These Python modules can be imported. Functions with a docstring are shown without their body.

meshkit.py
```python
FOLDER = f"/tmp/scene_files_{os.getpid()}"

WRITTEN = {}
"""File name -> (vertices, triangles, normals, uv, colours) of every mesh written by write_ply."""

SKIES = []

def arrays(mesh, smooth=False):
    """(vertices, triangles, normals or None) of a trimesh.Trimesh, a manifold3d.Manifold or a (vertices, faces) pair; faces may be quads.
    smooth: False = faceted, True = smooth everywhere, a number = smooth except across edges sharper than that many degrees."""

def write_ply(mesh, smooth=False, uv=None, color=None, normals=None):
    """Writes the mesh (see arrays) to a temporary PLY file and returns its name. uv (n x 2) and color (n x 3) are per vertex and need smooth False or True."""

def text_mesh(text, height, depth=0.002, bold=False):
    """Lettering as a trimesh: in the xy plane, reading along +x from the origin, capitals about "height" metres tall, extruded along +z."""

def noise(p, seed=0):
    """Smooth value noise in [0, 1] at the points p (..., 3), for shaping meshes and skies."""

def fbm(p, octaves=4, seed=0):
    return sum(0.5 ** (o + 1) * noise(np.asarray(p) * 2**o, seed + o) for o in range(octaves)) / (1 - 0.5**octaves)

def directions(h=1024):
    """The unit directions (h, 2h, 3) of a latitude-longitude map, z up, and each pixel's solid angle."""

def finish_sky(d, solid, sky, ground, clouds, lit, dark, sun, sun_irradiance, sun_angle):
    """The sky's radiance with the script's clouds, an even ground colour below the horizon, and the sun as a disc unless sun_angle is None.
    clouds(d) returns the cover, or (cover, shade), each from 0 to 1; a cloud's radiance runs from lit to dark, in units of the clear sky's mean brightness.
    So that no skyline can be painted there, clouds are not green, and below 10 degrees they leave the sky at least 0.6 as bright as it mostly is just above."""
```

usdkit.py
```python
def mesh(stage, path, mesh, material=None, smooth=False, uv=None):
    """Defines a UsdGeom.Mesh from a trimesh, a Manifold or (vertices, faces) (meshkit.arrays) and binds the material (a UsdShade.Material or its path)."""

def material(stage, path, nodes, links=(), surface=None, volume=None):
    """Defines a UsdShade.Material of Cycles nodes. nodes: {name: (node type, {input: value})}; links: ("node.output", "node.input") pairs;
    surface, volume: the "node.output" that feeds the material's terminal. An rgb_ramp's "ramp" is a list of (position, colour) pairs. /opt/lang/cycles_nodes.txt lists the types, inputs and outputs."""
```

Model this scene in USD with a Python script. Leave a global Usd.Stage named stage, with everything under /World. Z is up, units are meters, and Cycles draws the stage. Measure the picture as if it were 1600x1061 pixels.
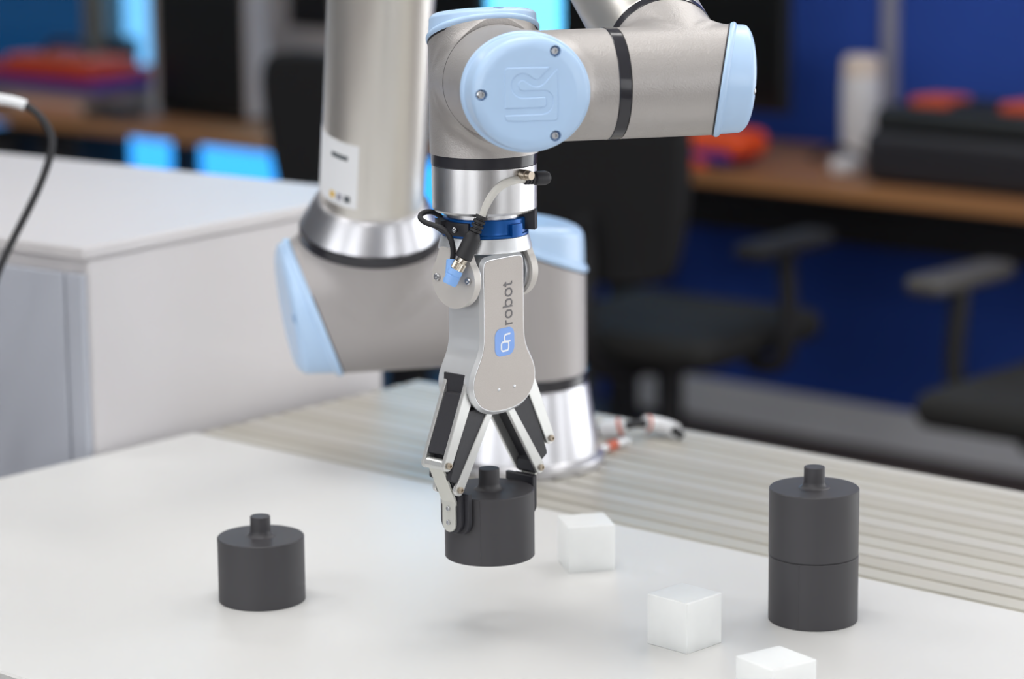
import math, random
import numpy as np
import trimesh
import manifold3d as m3
import shapely
from shapely.geometry import Polygon, LineString, Point, box as sbox
import meshkit, usdkit
from pxr import Gf, Sdf, Usd, UsdGeom, UsdLux, UsdShade

random.seed(4); np.random.seed(4)
stage = Usd.Stage.CreateInMemory()
UsdGeom.SetStageUpAxis(stage, "Z"); UsdGeom.SetStageMetersPerUnit(stage, 1.0)
stage.DefinePrim("/World", "Xform"); stage.DefinePrim("/World/Looks", "Scope")

# ------------------------------------------------------------------ camera
F_PX, PITCH, ROLL, YAW = 4275.0, math.radians(11.34), math.radians(-0.556), math.radians(41.85)
EYE = np.array([0.0, 0.0, 1.585])
def _camera_rows():
    f = np.array([0, math.cos(PITCH), -math.sin(PITCH)]); r = np.array([1.0, 0, 0]); u = np.cross(r, f)
    c, s = math.cos(ROLL), math.sin(ROLL)
    M = np.array([c * r + s * u, -s * r + c * u, f])
    W = np.array([[math.cos(YAW), -math.sin(YAW), 0], [math.sin(YAW), math.cos(YAW), 0], [0, 0, 1]])
    return M @ W.T
CAM = _camera_rows()
cam = UsdGeom.Camera.Define(stage, "/World/camera")
mat = np.eye(4); mat[0, :3], mat[1, :3], mat[2, :3], mat[3, :3] = CAM[0], CAM[1], -CAM[2], EYE
cam.AddTransformOp().Set(Gf.Matrix4d(*mat.ravel().tolist()))
cam.CreateHorizontalApertureAttr(36.0)
cam.CreateFocalLengthAttr(36.0 * F_PX / 1600)
cam.CreateFStopAttr(4.6)
cam.CreateFocusDistanceAttr(1.87)
cam.CreateExposureAttr(0.07)
cam.CreateClippingRangeAttr(Gf.Vec2f(0.05, 200))

# ------------------------------------------------------------------ light
dome = UsdLux.DomeLight.Define(stage, "/World/daylight")
dome.CreateIntensityAttr(1.0); dome.CreateColorAttr(Gf.Vec3f(0.97, 0.985, 1.0))
def ceiling_or_fill_lamp(k, x, y, w, d, power, col=(1.0, 0.985, 0.96)):
    l = UsdLux.RectLight.Define(stage, f"/World/ceiling_or_fill_light_{k:03d}")
    l.AddTranslateOp().Set(Gf.Vec3d(x, y, 2.93))
    l.CreateWidthAttr(w); l.CreateHeightAttr(d); l.CreateIntensityAttr(power); l.CreateColorAttr(Gf.Vec3f(*col))
LAMPS = [(-1.3, 1.2, 6.5), (-0.2, 0.2, 4.0), (-1.3, 2.7, 5.0), (0.6, 2.2, 4.0), (-3.0, 0.9, 5.0), (-4.2, 3.4, 5.2), (-2.2, 4.3, 7.5), (-6.4, 3.4, 5.2), (0.4, -1.3, 6.0), (-1.9, -1.0, 7.0)]  # the last two are added frontal fill for camera-facing parts
for k, (x, y, p) in enumerate(LAMPS):
    ceiling_or_fill_lamp(k, x, y, 1.2, 0.6, p)

# ------------------------------------------------------------------ materials
def srgb(r, g, b):
    return tuple(((c / 255 + 0.055) / 1.055) ** 2.4 if c > 10 else c / 255 / 12.92 for c in (r, g, b))
MATS = {}
def pbr(name, col, rough=0.5, metal=0.0, noise=None, bump=None, grain=None, **kw):
    """noise: (scale, amount of tone change); bump: (scale, distance); grain: (axis scale vector) for brushed metal."""
    nodes = {"p": ("principled_bsdf", {"base_color": col, "roughness": rough, "metallic": metal, **kw})}
    links = []
    if noise or bump:
        nodes["tc"] = ("texture_coordinate", {})
        nodes["map"] = ("mapping", {"scale": grain or (1, 1, 1)})
        links.append(("tc.object", "map.vector"))
    if noise:
        nodes["n"] = ("noise_texture", {"scale": noise[0], "detail": 4.0})
        lo, hi = [tuple(max(0, c * (1 + s * noise[1])) for c in col) for s in (-1, 1)]
        nodes["r"] = ("rgb_ramp", {"ramp": [(0.3, lo), (0.7, hi)]})
        links += [("map.vector", "n.vector"), ("n.fac", "r.fac"), ("r.color", "p.base_color")]
    if bump:
        nodes["bn"] = ("noise_texture", {"scale": bump[0], "detail": 2.0})
        nodes["b"] = ("bump", {"distance": bump[1], "strength": 0.6})
        links += [("map.vector", "bn.vector"), ("bn.fac", "b.height"), ("b.normal", "p.normal")]
    MATS[name] = usdkit.material(stage, f"/World/Looks/{name}", nodes, links, surface="p.BSDF")
    return MATS[name]
pbr("robot_grey", srgb(180, 176, 174), 0.42, 0.55, bump=(900, 0.0004))
pbr("arm_tube", srgb(222, 219, 214), 0.34, 0.85)
pbr("cast_grey", srgb(170, 166, 166), 0.5, 0.4)
pbr("polished_alu", srgb(226, 226, 228), 0.30, 1.0)
pbr("flare_alu", srgb(200, 200, 205), 0.3, 0.95)
pbr("cap_blue", srgb(183, 212, 245), 0.28, 0.0)
pbr("ring_black", srgb(44, 44, 50), 0.16, 0.0)
pbr("seam_black", srgb(38, 38, 44), 0.5)
pbr("grip_face", srgb(178, 172, 168), 0.5, 0.45, noise=(1500, 0.05))
pbr("ear_alu", srgb(206, 202, 198), 0.5, 0.35)
pbr("grip_side", srgb(222, 224, 227), 0.36, 0.7)
pbr("link_alu", srgb(216, 217, 216), 0.33, 0.75)
pbr("strip_alu", srgb(210, 210, 204), 0.4, 0.5)
pbr("black_plastic", srgb(40, 40, 46), 0.5, noise=(900, 0.12))
pbr("black_rubber", srgb(34, 34, 38), 0.55)
pbr("print_black", srgb(58, 57, 61), 0.52, bump=(1, 0.00006), grain=(20, 20, 2500), noise=(60, 0.06))
pbr("screw_steel", srgb(196, 198, 202), 0.28, 1.0)
pbr("screw_brass", srgb(186, 174, 158), 0.35, 1.0)
pbr("nut_nickel", srgb(212, 204, 190), 0.25, 1.0)
pbr("ring_blue", srgb(8, 84, 160), 0.3, 0.45)
pbr("plug_blue", srgb(136, 182, 244), 0.4)
pbr("cable_white", srgb(222, 220, 214), 0.45)
pbr("logo_blue", srgb(126, 168, 238), 0.45)
pbr("logo_white", srgb(240, 243, 248), 0.5)
pbr("logo_grey", srgb(112, 110, 112), 0.6)
pbr("sticker_white", srgb(232, 234, 238), 0.4)
pbr("sticker_yellow", srgb(222, 180, 40), 0.5)
pbr("sticker_ink", srgb(70, 78, 84), 0.5)
pbr("table_white", srgb(213, 213, 212), 0.42, noise=(3, 0.008))
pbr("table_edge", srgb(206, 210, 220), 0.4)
pbr("cube_white", srgb(231, 234, 234), 0.4, subsurface_weight=0.35, subsurface_scale=0.01, subsurface_radius=(1.0, 1.0, 1.0), noise=(90, 0.012))
pbr("cabinet_white", srgb(204, 201, 203), 0.45)
pbr("cabinet_door_shaded", srgb(176, 180, 191), 0.5)  # shade of the cabinet front put into the colour as grey-blue
pbr("wall_grey", srgb(196, 194, 192), 0.8)
pbr("cabinet_gap", srgb(70, 74, 84), 0.7)
for k, c in enumerate([(196, 193, 184), (191, 187, 177), (200, 197, 190)]):
    pbr(f"profile_alu_{k}", srgb(*c), 0.48, 0.4)
pbr("steel_frame", srgb(150, 152, 156), 0.5, 0.6)
pbr("wall_blue", srgb(34, 74, 168), 0.75, noise=(3, 0.05))
pbr("base_white", srgb(240, 241, 246), 0.5)
pbr("floor_brown", srgb(96, 84, 80), 0.8, noise=(30, 0.15))
pbr("ceiling_white", srgb(214, 214, 212), 0.8)
pbr("desk_wood", srgb(158, 110, 72), 0.5, noise=(6, 0.16), grain=(1, 9, 9))
pbr("desk_edge", srgb(172, 122, 78), 0.5, noise=(6, 0.1), grain=(1, 9, 9))
pbr("desk_steel", srgb(34, 34, 38), 0.5)
pbr("chair_black", srgb(30, 30, 32), 0.8)
pbr("chair_seat", srgb(36, 36, 35), 0.85)
pbr("chair_plastic", srgb(30, 30, 33), 0.5)
pbr("chair_arm", srgb(84, 82, 79), 0.5)
pbr("bezel_grey", srgb(176, 168, 166), 0.5)
pbr("screen_black", srgb(10, 12, 12), 0.35)
pbr("monitor_black", srgb(24, 28, 30), 0.5)
pbr("post_grey", srgb(150, 150, 164), 0.5)
pbr("bottle_white", srgb(226, 226, 228), 0.45)
pbr("bottle_cream", srgb(226, 210, 196), 0.5)
pbr("orange", srgb(240, 84, 28), 0.5)
pbr("dark_orange", srgb(206, 84, 40), 0.5)
pbr("red", srgb(190, 46, 26), 0.55)
pbr("purple", srgb(66, 44, 140), 0.55)
pbr("carton_pale", srgb(196, 176, 164), 0.7)
pbr("carton_orange", srgb(214, 160, 138), 0.7)
pbr("label_red", srgb(196, 96, 70), 0.6)
pbr("mullion", srgb(112, 112, 106), 0.5)
def glazing(name, tint):
    usd = usdkit.material(stage, f"/World/Looks/{name}", {
        "t": ("transparent_bsdf", {"color": tint}), "g": ("glossy_bsdf", {"color": (1, 1, 1), "roughness": 0.05}),
        "m": ("mix_closure", {"fac": 0.045})},
        [("t.BSDF", "m.closure1"), ("g.BSDF", "m.closure2")], surface="m.closure")
    MATS[name] = usd
def film(r, g, b): return tuple(math.sqrt(c) for c in (r, g, b))       # light passes both faces of a pane
glazing("glass_pale", film(0.075, 0.24, 0.44))
glazing("glass_bright", film(0.12, 0.50, 0.86))
glazing("glass_cyan", film(0.025, 0.22, 0.56))
glazing("glass_teal", film(0.0008, 0.014, 0.042))

# ------------------------------------------------------------------ scene helpers
TAKEN = set()
def fresh(parent, name):
    path, k = f"{parent}/{name}", 0
    while path in TAKEN:
        k += 1; path = f"{parent}/{name}_{k:03d}"
    TAKEN.add(path)
    return path
def data(prim, **kw):
    for k, v in kw.items():
        if v: prim.SetCustomDataByKey(k, v)
class Thing:
    """An Xform at the thing's base; its parts are given in world coordinates and stored about the base."""
    def __init__(self, name, label, category, at, group=None, rot=0.0):
        self.at = np.array(at, float); self.path = fresh("/World", name)
        x = UsdGeom.Xform.Define(stage, self.path); x.AddTranslateOp().Set(Gf.Vec3d(*self.at.tolist())); x.AddRotateZOp().Set(rot)
        data(x.GetPrim(), label=label, category=category, group=group)
    def add(self, name, mesh, material, parent=None, smooth=32, label=None, kind=None):
        v, f, _ = meshkit.arrays(mesh)
        path = fresh(parent or self.path, name)
        p = usdkit.mesh(stage, path, (v - self.at, f), MATS[material], smooth=smooth).GetPrim()
        data(p, label=label, kind=kind)
        return path
def copy_of(first, name, label, category, at, rot=0.0, group=None):
    path = fresh("/World", name)
    x = UsdGeom.Xform.Define(stage, path)
    x.GetPrim().GetReferences().AddInternalReference(first.path)
    x.GetPrim().SetInstanceable(True)
    x.ClearXformOpOrder()
    UsdGeom.Xformable(x).AddTranslateOp().Set(Gf.Vec3d(*map(float, at))); UsdGeom.Xformable(x).AddRotateZOp().Set(rot)
    x.GetPrim().SetCustomData({k: v for k, v in dict(label=label, category=category, group=group).items() if v})
    return path
def setting(name, mesh, material, label=None, smooth=32):
    path = fresh("/World", name)
    v, f, _ = meshkit.arrays(mesh)
    p = usdkit.mesh(stage, path, (v, f), MATS[material], smooth=smooth).GetPrim()
    data(p, kind="structure", label=label)
    return path
def child(path_parent, name, mesh, material):
    v, f, _ = meshkit.arrays(mesh)
    usdkit.mesh(stage, fresh(path_parent, name), (v, f), MATS[material], smooth=32)
# ---- mesh helpers
def unit(v): v = np.asarray(v, float); return v / np.linalg.norm(v)
def join(*ms):
    out, n = ([], []), 0
    for m in ms:
        v, f, _ = meshkit.arrays(m); out[0].append(v); out[1].append(f + n); n += len(v)
    return np.vstack(out[0]), np.vstack(out[1])
def manifold(mesh):
    if isinstance(mesh, m3.Manifold): return mesh
    v, f, _ = meshkit.arrays(mesh)
    t = trimesh.Trimesh(v, f, process=True); t.fix_normals()
    return m3.Manifold(m3.Mesh(np.asarray(t.vertices, np.float32), np.asarray(t.faces, np.uint32)))
def move(mesh, frame, origin):
    """frame: three axis vectors (rows) of the local x, y, z."""
    v, f, _ = meshkit.arrays(mesh)
    return v @ np.asarray(frame, float) + np.asarray(origin, float), (f if np.linalg.det(frame) > 0 else f[:, ::-1])
def frame_z(z, x=None):
    z = unit(z)
    if x is None: x = [1, 0, 0] if abs(z[0]) < 0.9 else [0, 1, 0]
    x = unit(np.asarray(x, float) - np.dot(x, z) * z)
    return np.array([x, np.cross(z, x), z])
def box(x0, x1, y0, y1, z0, z1, b=0.0):
    if b <= 0:
        m = trimesh.creation.box((x1 - x0, y1 - y0, z1 - z0)); m.apply_translation(((x0 + x1) / 2, (y0 + y1) / 2, (z0 + z1) / 2)); return m
    pts = []
    for sx, x in ((1, x0), (-1, x1)):
        for sy, y in ((1, y0), (-1, y1)):
            for sz, z in ((1, z0), (-1, z1)):
                pts += [(x, y + sy * b, z + sz * b), (x + sx * b, y, z + sz * b), (x + sx * b, y + sy * b, z)]
    return m3.Manifold.hull_points(np.array(pts, float))
def lathe(profile, origin=(0, 0, 0), axis=(0, 0, 1), n=64):
    """profile: (radius, height) points, bottom to top; closed with the axis where the radius is 0."""
    p = np.array(profile, float); a = np.arange(n) * 2 * np.pi / n
    v, f, idx = [], [], []
    for r, h in p:
        if r < 1e-9: idx.append([len(v)] * n); v.append((0, 0, h))
        else:
            idx.append(list(range(len(v), len(v) + n))); v += [(r * math.cos(t), r * math.sin(t), h) for t in a]
    for k in range(len(p) - 1):
        A, B = idx[k], idx[k + 1]
        for i in range(n):
            j = (i + 1) % n
            if A[i] != A[j]: f.append((A[i], A[j], B[j]))
            if B[i] != B[j]: f.append((A[i], B[j], B[i]))
    return move((np.array(v), np.array(f)), frame_z(axis), origin)
def cyl(p0, p1, r, n=28, b=0.0):
    p0, p1 = np.asarray(p0, float), np.asarray(p1, float); L = np.linalg.norm(p1 - p0)
    prof = [(0, 0), (r, 0), (r, L), (0, L)] if b <= 0 else [(0, 0), (r - b, 0), (r, b), (r, L - b), (r - b, L), (0, L)]
    return lathe(prof, p0, p1 - p0, n)
def cone(p0, p1, r0, r1, n=28):
    p0, p1 = np.asarray(p0, float), np.asarray(p1, float)
    return lathe([(0, 0), (r0, 0), (r1, np.linalg.norm(p1 - p0)), (0, np.linalg.norm(p1 - p0))], p0, p1 - p0, n)
def spline(pts, n=60):
    from scipy.interpolate import CubicSpline
    p = np.asarray(pts, float); d = np.r_[0, np.cumsum(np.linalg.norm(np.diff(p, axis=0), axis=1) ** 0.7)]
    return CubicSpline(d, p)(np.linspace(0, d[-1], n))
def tube(path, r, n=14):
    p = np.asarray(path, float); R = np.broadcast_to(r, (len(p),))
    t = np.gradient(p, axis=0); t /= np.linalg.norm(t, axis=1, keepdims=True)
    u = unit(np.cross(t[0], [0.3, 0.2, 0.9])); v, f = [], []
    for k in range(len(p)):
        u = unit(u - np.dot(u, t[k]) * t[k]); w = np.cross(t[k], u)
        for i in range(n):
            a = 2 * np.pi * i / n; v.append(p[k] + R[k] * (math.cos(a) * u + math.sin(a) * w))
    for k in range(len(p) - 1):
        for i in range(n):
            j = (i + 1) % n; a, b2, c, d = k * n + i, k * n + j, (k + 1) * n + j, (k + 1) * n + i
            f += [(a, b2, c), (a, c, d)]
    s, e = len(v), len(v) + 1; v += [p[0], p[-1]]; L = (len(p) - 1) * n
    for i in range(n):
        j = (i + 1) % n; f += [(s, j, i), (e, L + i, L + j)]
    return np.array(v), np.array(f)
def chaikin(pts, k=3, closed=True):
    p = np.asarray(pts, float)
    for _ in range(k):
        q = np.roll(p, -1, 0) if closed else p[1:]
        s = p if closed else p[:-1]
        r = np.empty((2 * len(s), 2)); r[0::2] = 0.75 * s + 0.25 * q; r[1::2] = 0.25 * s + 0.75 * q
        p = r if closed else np.vstack([p[:1], r, p[-1:]])
    return p
def slab(poly, h0, h1, bevel=0.0, both=True):
    """A convex or gently curved outline extruded from h0 to h1 in local z with chamfered rims (local x, y = outline)."""
    if not isinstance(poly, Polygon): poly = Polygon(poly)
    poly = shapely.geometry.polygon.orient(poly.simplify(1e-6))
    ring = np.array(poly.exterior.coords)[:-1]
    if bevel <= 0 or len(poly.interiors):
        m = trimesh.creation.extrude_polygon(poly, h1 - h0, engine="earcut"); m.apply_translation((0, 0, h0)); return m
    e = np.roll(ring, -1, 0) - ring; nrm = np.stack([e[:, 1], -e[:, 0]], 1); nrm /= np.linalg.norm(nrm, axis=1, keepdims=True)
    bis = nrm + np.roll(nrm, 1, 0); bis /= np.maximum(np.linalg.norm(bis, axis=1, keepdims=True), 1e-9)
    sc = 1 / np.maximum((bis * nrm).sum(1), 0.5)
    inn = ring - bis * sc[:, None] * bevel
    import mapbox_earcut
    levels = [(inn if both else ring, h0), (ring, h0 + (bevel if both else 0)), (ring, h1 - bevel), (inn, h1)]
    n = len(ring); v = np.vstack([np.c_[r, np.full(n, h)] for r, h in levels]); f = []
    for k in range(3):
        for i in range(n):
            j = (i + 1) % n; a, b2, c, d = k * n + i, k * n + j, (k + 1) * n + j, (k + 1) * n + i; f += [(a, b2, c), (a, c, d)]
    tri = np.array(mapbox_earcut.triangulate_float64(levels[3][0], np.array([n], np.uint32))).reshape(-1, 3)
    def wind(t, r):
        p = r[t]; s = np.cross(p[:, 1] - p[:, 0], p[:, 2] - p[:, 0]); return np.where(s[:, None] > 0, t, t[:, ::-1])
    top = wind(tri, levels[3][0]); f += (top + 3 * n).tolist()
    tri0 = np.array(mapbox_earcut.triangulate_float64(levels[0][0], np.array([n], np.uint32))).reshape(-1, 3)
    f += wind(tri0, levels[0][0])[:, ::-1].tolist()
    return v, np.array(f)
def ray(x, y): return CAM.T @ np.array([(x - 800) / F_PX, (530.5 - y) / F_PX, 1.0])
def seen(x, y, depth): return EYE + ray(x, y) * depth      # a point of the surveyed place, "depth" metres along the lens axis

UP = np.array([0, 0, 1.0])
GREY = "robot_grey"

# ================================================================== the room
setting("floor", box(-9.5, 3.5, -4, 5.6, -0.05, 0), "floor_brown")
setting("ceiling", box(-9.5, 3.5, -4, 5.6, 2.96, 3.02), "ceiling_white")
WY = 5.45
wall = setting("wall_back", box(-4.58, -1.0, WY, WY + 0.12, 0, 2.96), "wall_blue")
setting("baseboard_back", box(-4.5, -1.0, WY - 0.018, WY, 0, 0.105, 0.004), "base_white")
WF = [box(-9.5, 3.5, -2.3, -2.2, 0, 0.95), box(-9.5, 3.5, -2.3, -2.2, 2.55, 2.96)] + [box(a, b, -2.3, -2.2, 0.95, 2.55) for a, b in ((-9.5, -3.2), (-1.5, -0.9), (0.6, 3.5))]
setting("added_wall_front", join(*WF), "wall_grey")  # unseen wall added to hold back daylight; its openings let some through
setting("added_wall_left", box(-9.6, -9.5, -2.3, 5.6, 0, 2.96), "wall_grey")  # unseen wall added to keep daylight out of dark panel and pane reflections
WR = [box(3.5, 3.65, -2.3, 5.6, 0, 0.95), box(3.5, 3.65, -2.3, 5.6, 2.55, 2.96)] + [box(3.5, 3.65, a, b, 0.95, 2.55) for a, b in ((-2.3, -0.1), (1.3, 2.7), (4.0, 5.6))]
setting("added_wall_right", join(*WR), "wall_grey")  # unseen wall added to dim side daylight and break up metal reflections
def window(name, x0, x1, panes):
    """A floor-to-ceiling window: a frame of mullions with tinted panes (x0, x1, z0, z1, material)."""
    parts = [box(x0, x0 + 0.05, WY, WY + 0.08, 0, 2.96), box(x1 - 0.05, x1, WY, WY + 0.08, 0, 2.96), box(x0, x1, WY + 0.001, WY + 0.079, 0, 0.06), box(x0, x1, WY + 0.001, WY + 0.079, 2.9, 2.96)]
    path = setting(name, join(*parts), "mullion")
    for a, b, c, d, m in panes:
        child(path, "pane", box(a, b, WY + 0.03, WY + 0.038, c, d), m)
    return path
window("window_1", -9.0, -6.60, [(-8.95, -6.65, 0.06, 0.66, "glass_cyan"), (-8.95, -6.65, 0.66, 2.9, "glass_teal")])
window("window_2", -6.60, -4.58, [(-6.55, -4.63, 0.06, 0.66, "glass_cyan"), (-6.55, -6.05, 0.66, 2.9, "glass_pale"), (-6.05, -4.63, 0.66, 2.9, "glass_bright")])
setting("trim_1", box(-3.674, -3.640, WY - 0.03, WY, 0.74, 2.96, 0.004), "post_grey")

# ================================================================== work table
tb = Thing("work_table", "white laminate work table with the loose cubes and black cylinders on it", "table", (-1.2, 1.37, 0))
tb.add("tabletop", box(-1.885, -0.35, 1.095, 1.658, 0.97, 1.0, 0.0015), "table_white")
tb.add("apron", box(-1.85, -0.39, 1.13, 1.63, 0.90, 0.97), "table_edge")
for x in (-1.83, -0.41):
    for y in (1.15, 1.61):
        tb.add("leg", box(x - 0.025, x + 0.025, y - 0.02, y + 0.02, 0, 0.90, 0.003), "steel_frame")

# ================================================================== slotted machine bed
bed = Thing("machine_bed", "ribbed aluminium profile bed behind the white table, the robot bolted on it", "machine bed", (-1.3, 1.81, 0))
PZ = 0.997
def strip(y):
    p = [(y + 0.0006, PZ - 0.03), (y + 0.0244, PZ - 0.03), (y + 0.0244, PZ - 0.0016), (y + 0.0236, PZ), (y + 0.0054, PZ), (y + 0.0046, PZ - 0.0018), (y + 0.0016, PZ - 0.0026), (y + 0.0006, PZ - 0.0026)]
    a, n = np.array(p), len(p)
    v = np.vstack([np.c_[np.full(n, -1.8885), a], np.c_[np.full(n, -0.35), a]])
    f = [(i, n + i, n + (i + 1) % n) for i in range(n)] + [(i, n + (i + 1) % n, (i + 1) % n) for i in range(n)]
    f += [(0, i + 1, i) for i in range(1, n - 1)] + [(n, n + i, n + i + 1) for i in range(1, n - 1)]
    m = trimesh.Trimesh(v, np.array(f), process=False); m.fix_normals(); return m
for k in range(12):
    bed.add("profile_strip", strip(1.667 + 0.025 * k), f"profile_alu_{k % 3}", smooth=20)
bed.add("frame", box(-1.8885, -0.35, 1.668, 1.966, 0.90, PZ - 0.031), "steel_frame")
for x in (-1.85, -0.40):
    for y in (1.70, 1.935):
        bed.add("leg", box(x - 0.022, x + 0.022, y - 0.022, y + 0.022, 0, 0.90, 0.003), "steel_frame")

# ================================================================== white control cabinet
CX, CY, CT = -1.887, 1.535, 1.190
cb = Thing("control_cabinet", "tall white cabinet standing left of the robot and the white table", "cabinet", (CX, CY, 0), None, 5.0)
def cbox(x0, x1, y0, y1, z0, z1, b=0.0): return move(box(x0, x1, y0, y1, z0, z1, b), np.eye(3), (CX, CY, 0))
cb.add("body", cbox(-0.73, -0.002, 0.008, 0.418, 0.03, CT - 0.012, 0.002), "cabinet_white")
cb.add("top_panel", cbox(-0.734, 0.0, 0.0, 0.420, CT - 0.0115, CT, 0.0015), "cabinet_white")
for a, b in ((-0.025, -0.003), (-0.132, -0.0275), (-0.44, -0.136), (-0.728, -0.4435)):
    cb.add("door" if b - a > 0.05 else "door_frame", cbox(a, b, 0.0005, 0.0075, 0.06, CT - 0.025, 0.0015), "cabinet_door_shaded")
cb.add("plinth", cbox(-0.71, -0.02, 0.03, 0.40, 0, 0.03), "cabinet_gap")

# ================================================================== robot arm
NB = np.array([0.832, -0.554, 0]); NB = unit(NB)
DA = np.array([0.554, 0.832, 0]); DA = unit(DA)
SLANT = 0.39
def housing(c, a, b, r, rb, down, rim, out, k, edge):
    """A T of two blended tubes: along a from -down to the slanted rim, and along b up to out."""
    e = np.cross(a, b); fr = np.array([a, b, e])
    sq = math.sqrt
    def f(x, y, z):
        d1 = sq(y * y + z * z) - r
        d2 = sq(x * x + z * z) - rb
        if y < 0: d2 = max(d2, -y)
        w = min(max(min(abs(x), y) / (0.75 * rb), 0.0), 1.0)
        ke = k * w * w * (3 - 2 * w) + 1e-5
        h = max(ke - abs(d1 - d2), 0.0) / ke
        return -(min(d1, d2) - h * h * ke * 0.25)
    R = max(r, rb) + 0.004; top = rim + SLANT * r + 0.02
    m = m3.Manifold.level_set(f, [-down - 0.01, -R, -R, top, out + 0.01, R], edge)
    m = m.trim_by_plane((1, 0, 0), -down).trim_by_plane((0, -1, 0), -out)
    nn = np.array([-1, SLANT, 0.0]); L = np.linalg.norm(nn)
    m = m.trim_by_plane(tuple(nn / L), -rim / L)
    return move(m, fr, c)
def cap(c, a, b, r, rim, h, screws=3, first=0.0, n=96):
    """The plastic lid of a joint: a lip on the slanted rim, a groove, a wall and a rounded shoulder up to a flat face; with screw pockets. Returns (lid, [(centre, radius)...], frame)."""
    e = np.cross(a, b); s = r / 0.037; c = np.asarray(c, float) + rim * a
    ph = np.arange(n) * 2 * np.pi / n; cs, sn = np.cos(ph), np.sin(ph)
    rise = SLANT * r * cs
    rw = r - 0.0004 * s; inset = 0.0085 * s
    rows = [(q, t + rise * q / r) for q, t in ((r + 0.0006 * s, 0.0), (r + 0.0013 * s, 0.0009 * s), (r + 0.0015 * s, 0.0022 * s), (r + 0.0013 * s, 0.0032 * s), (r + 0.0005 * s, 0.0042 * s), (r - 0.0003 * s, 0.0047 * s), (rw, 0.0054 * s))]
    ts, tt = 0.72 * h + 0.50 * rise, h + 0.30 * rise
    for t in np.linspace(0, math.pi / 2, 10): rows.append((rw - 0.0004 * s - inset * (1 - math.cos(t)), ts + (tt - ts) * math.sin(t)))
    v, f = [], []
    for q, t in rows: v += list(c + (q * cs)[:, None] * b + (q * sn)[:, None] * e + np.broadcast_to(t, (n,))[:, None] * a)
    m = len(rows)
    for k in range(m - 1):
        for i in range(n):
            j = (i + 1) % n; f += [(k * n + i, k * n + j, (k + 1) * n + j), (k * n + i, (k + 1) * n + j, (k + 1) * n + i)]
    v += [c, c + h * a]
    for i in range(n):
        j = (i + 1) % n; f += [(m * n, j, i), (m * n + 1, (m - 1) * n + i, (m - 1) * n + j)]
    v, f = np.array(v), np.array(f)
    fr = (c, b + 0.30 * SLANT * r / (rw - 0.0004 * s - inset) * a, e, a)
    lidm = manifold((v, f)); heads = []
    for q in range(screws):
        t = first + q * 2 * math.pi / 3; rr = r * 0.83
        p = c + rr * (math.cos(t) * b + math.sin(t) * e); d0 = h * 0.76 + 0.30 * SLANT * rr * math.cos(t)
        lidm = lidm - manifold(cyl(p + a * d0, p + a * (h + 0.03), 0.0037 * s ** 0.5, 20))
        heads.append((p + a * d0, 0.0028 * s ** 0.5))
    return lidm, heads, fr
def ring(c, axis, r, t0, t1, b=0.0005, inner=None):
    prof = [(0, t0), (r - b, t0), (r, t0 + b), (r, t1 - b), (r - b, t1), (0, t1)]
    return lathe(prof, c, axis, 96)
def screw_head(p, axis, r):
    h = manifold(cyl(p, p + axis * r * 0.9, r, 20, r * 0.25)) - manifold(lathe([(0, 0), (r * 0.5, 0), (r * 0.5, r * 2), (0, r * 2)], p + axis * r * 0.4, axis, 6))
    return h
BASE = np.array([-1.582, 1.777, PZ]); SH = 1.147
BC = np.array([BASE[0], BASE[1], SH])                       # shoulder height on the base axis
S2 = BC - DA * 0.138                                        # foot of the upper arm
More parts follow.
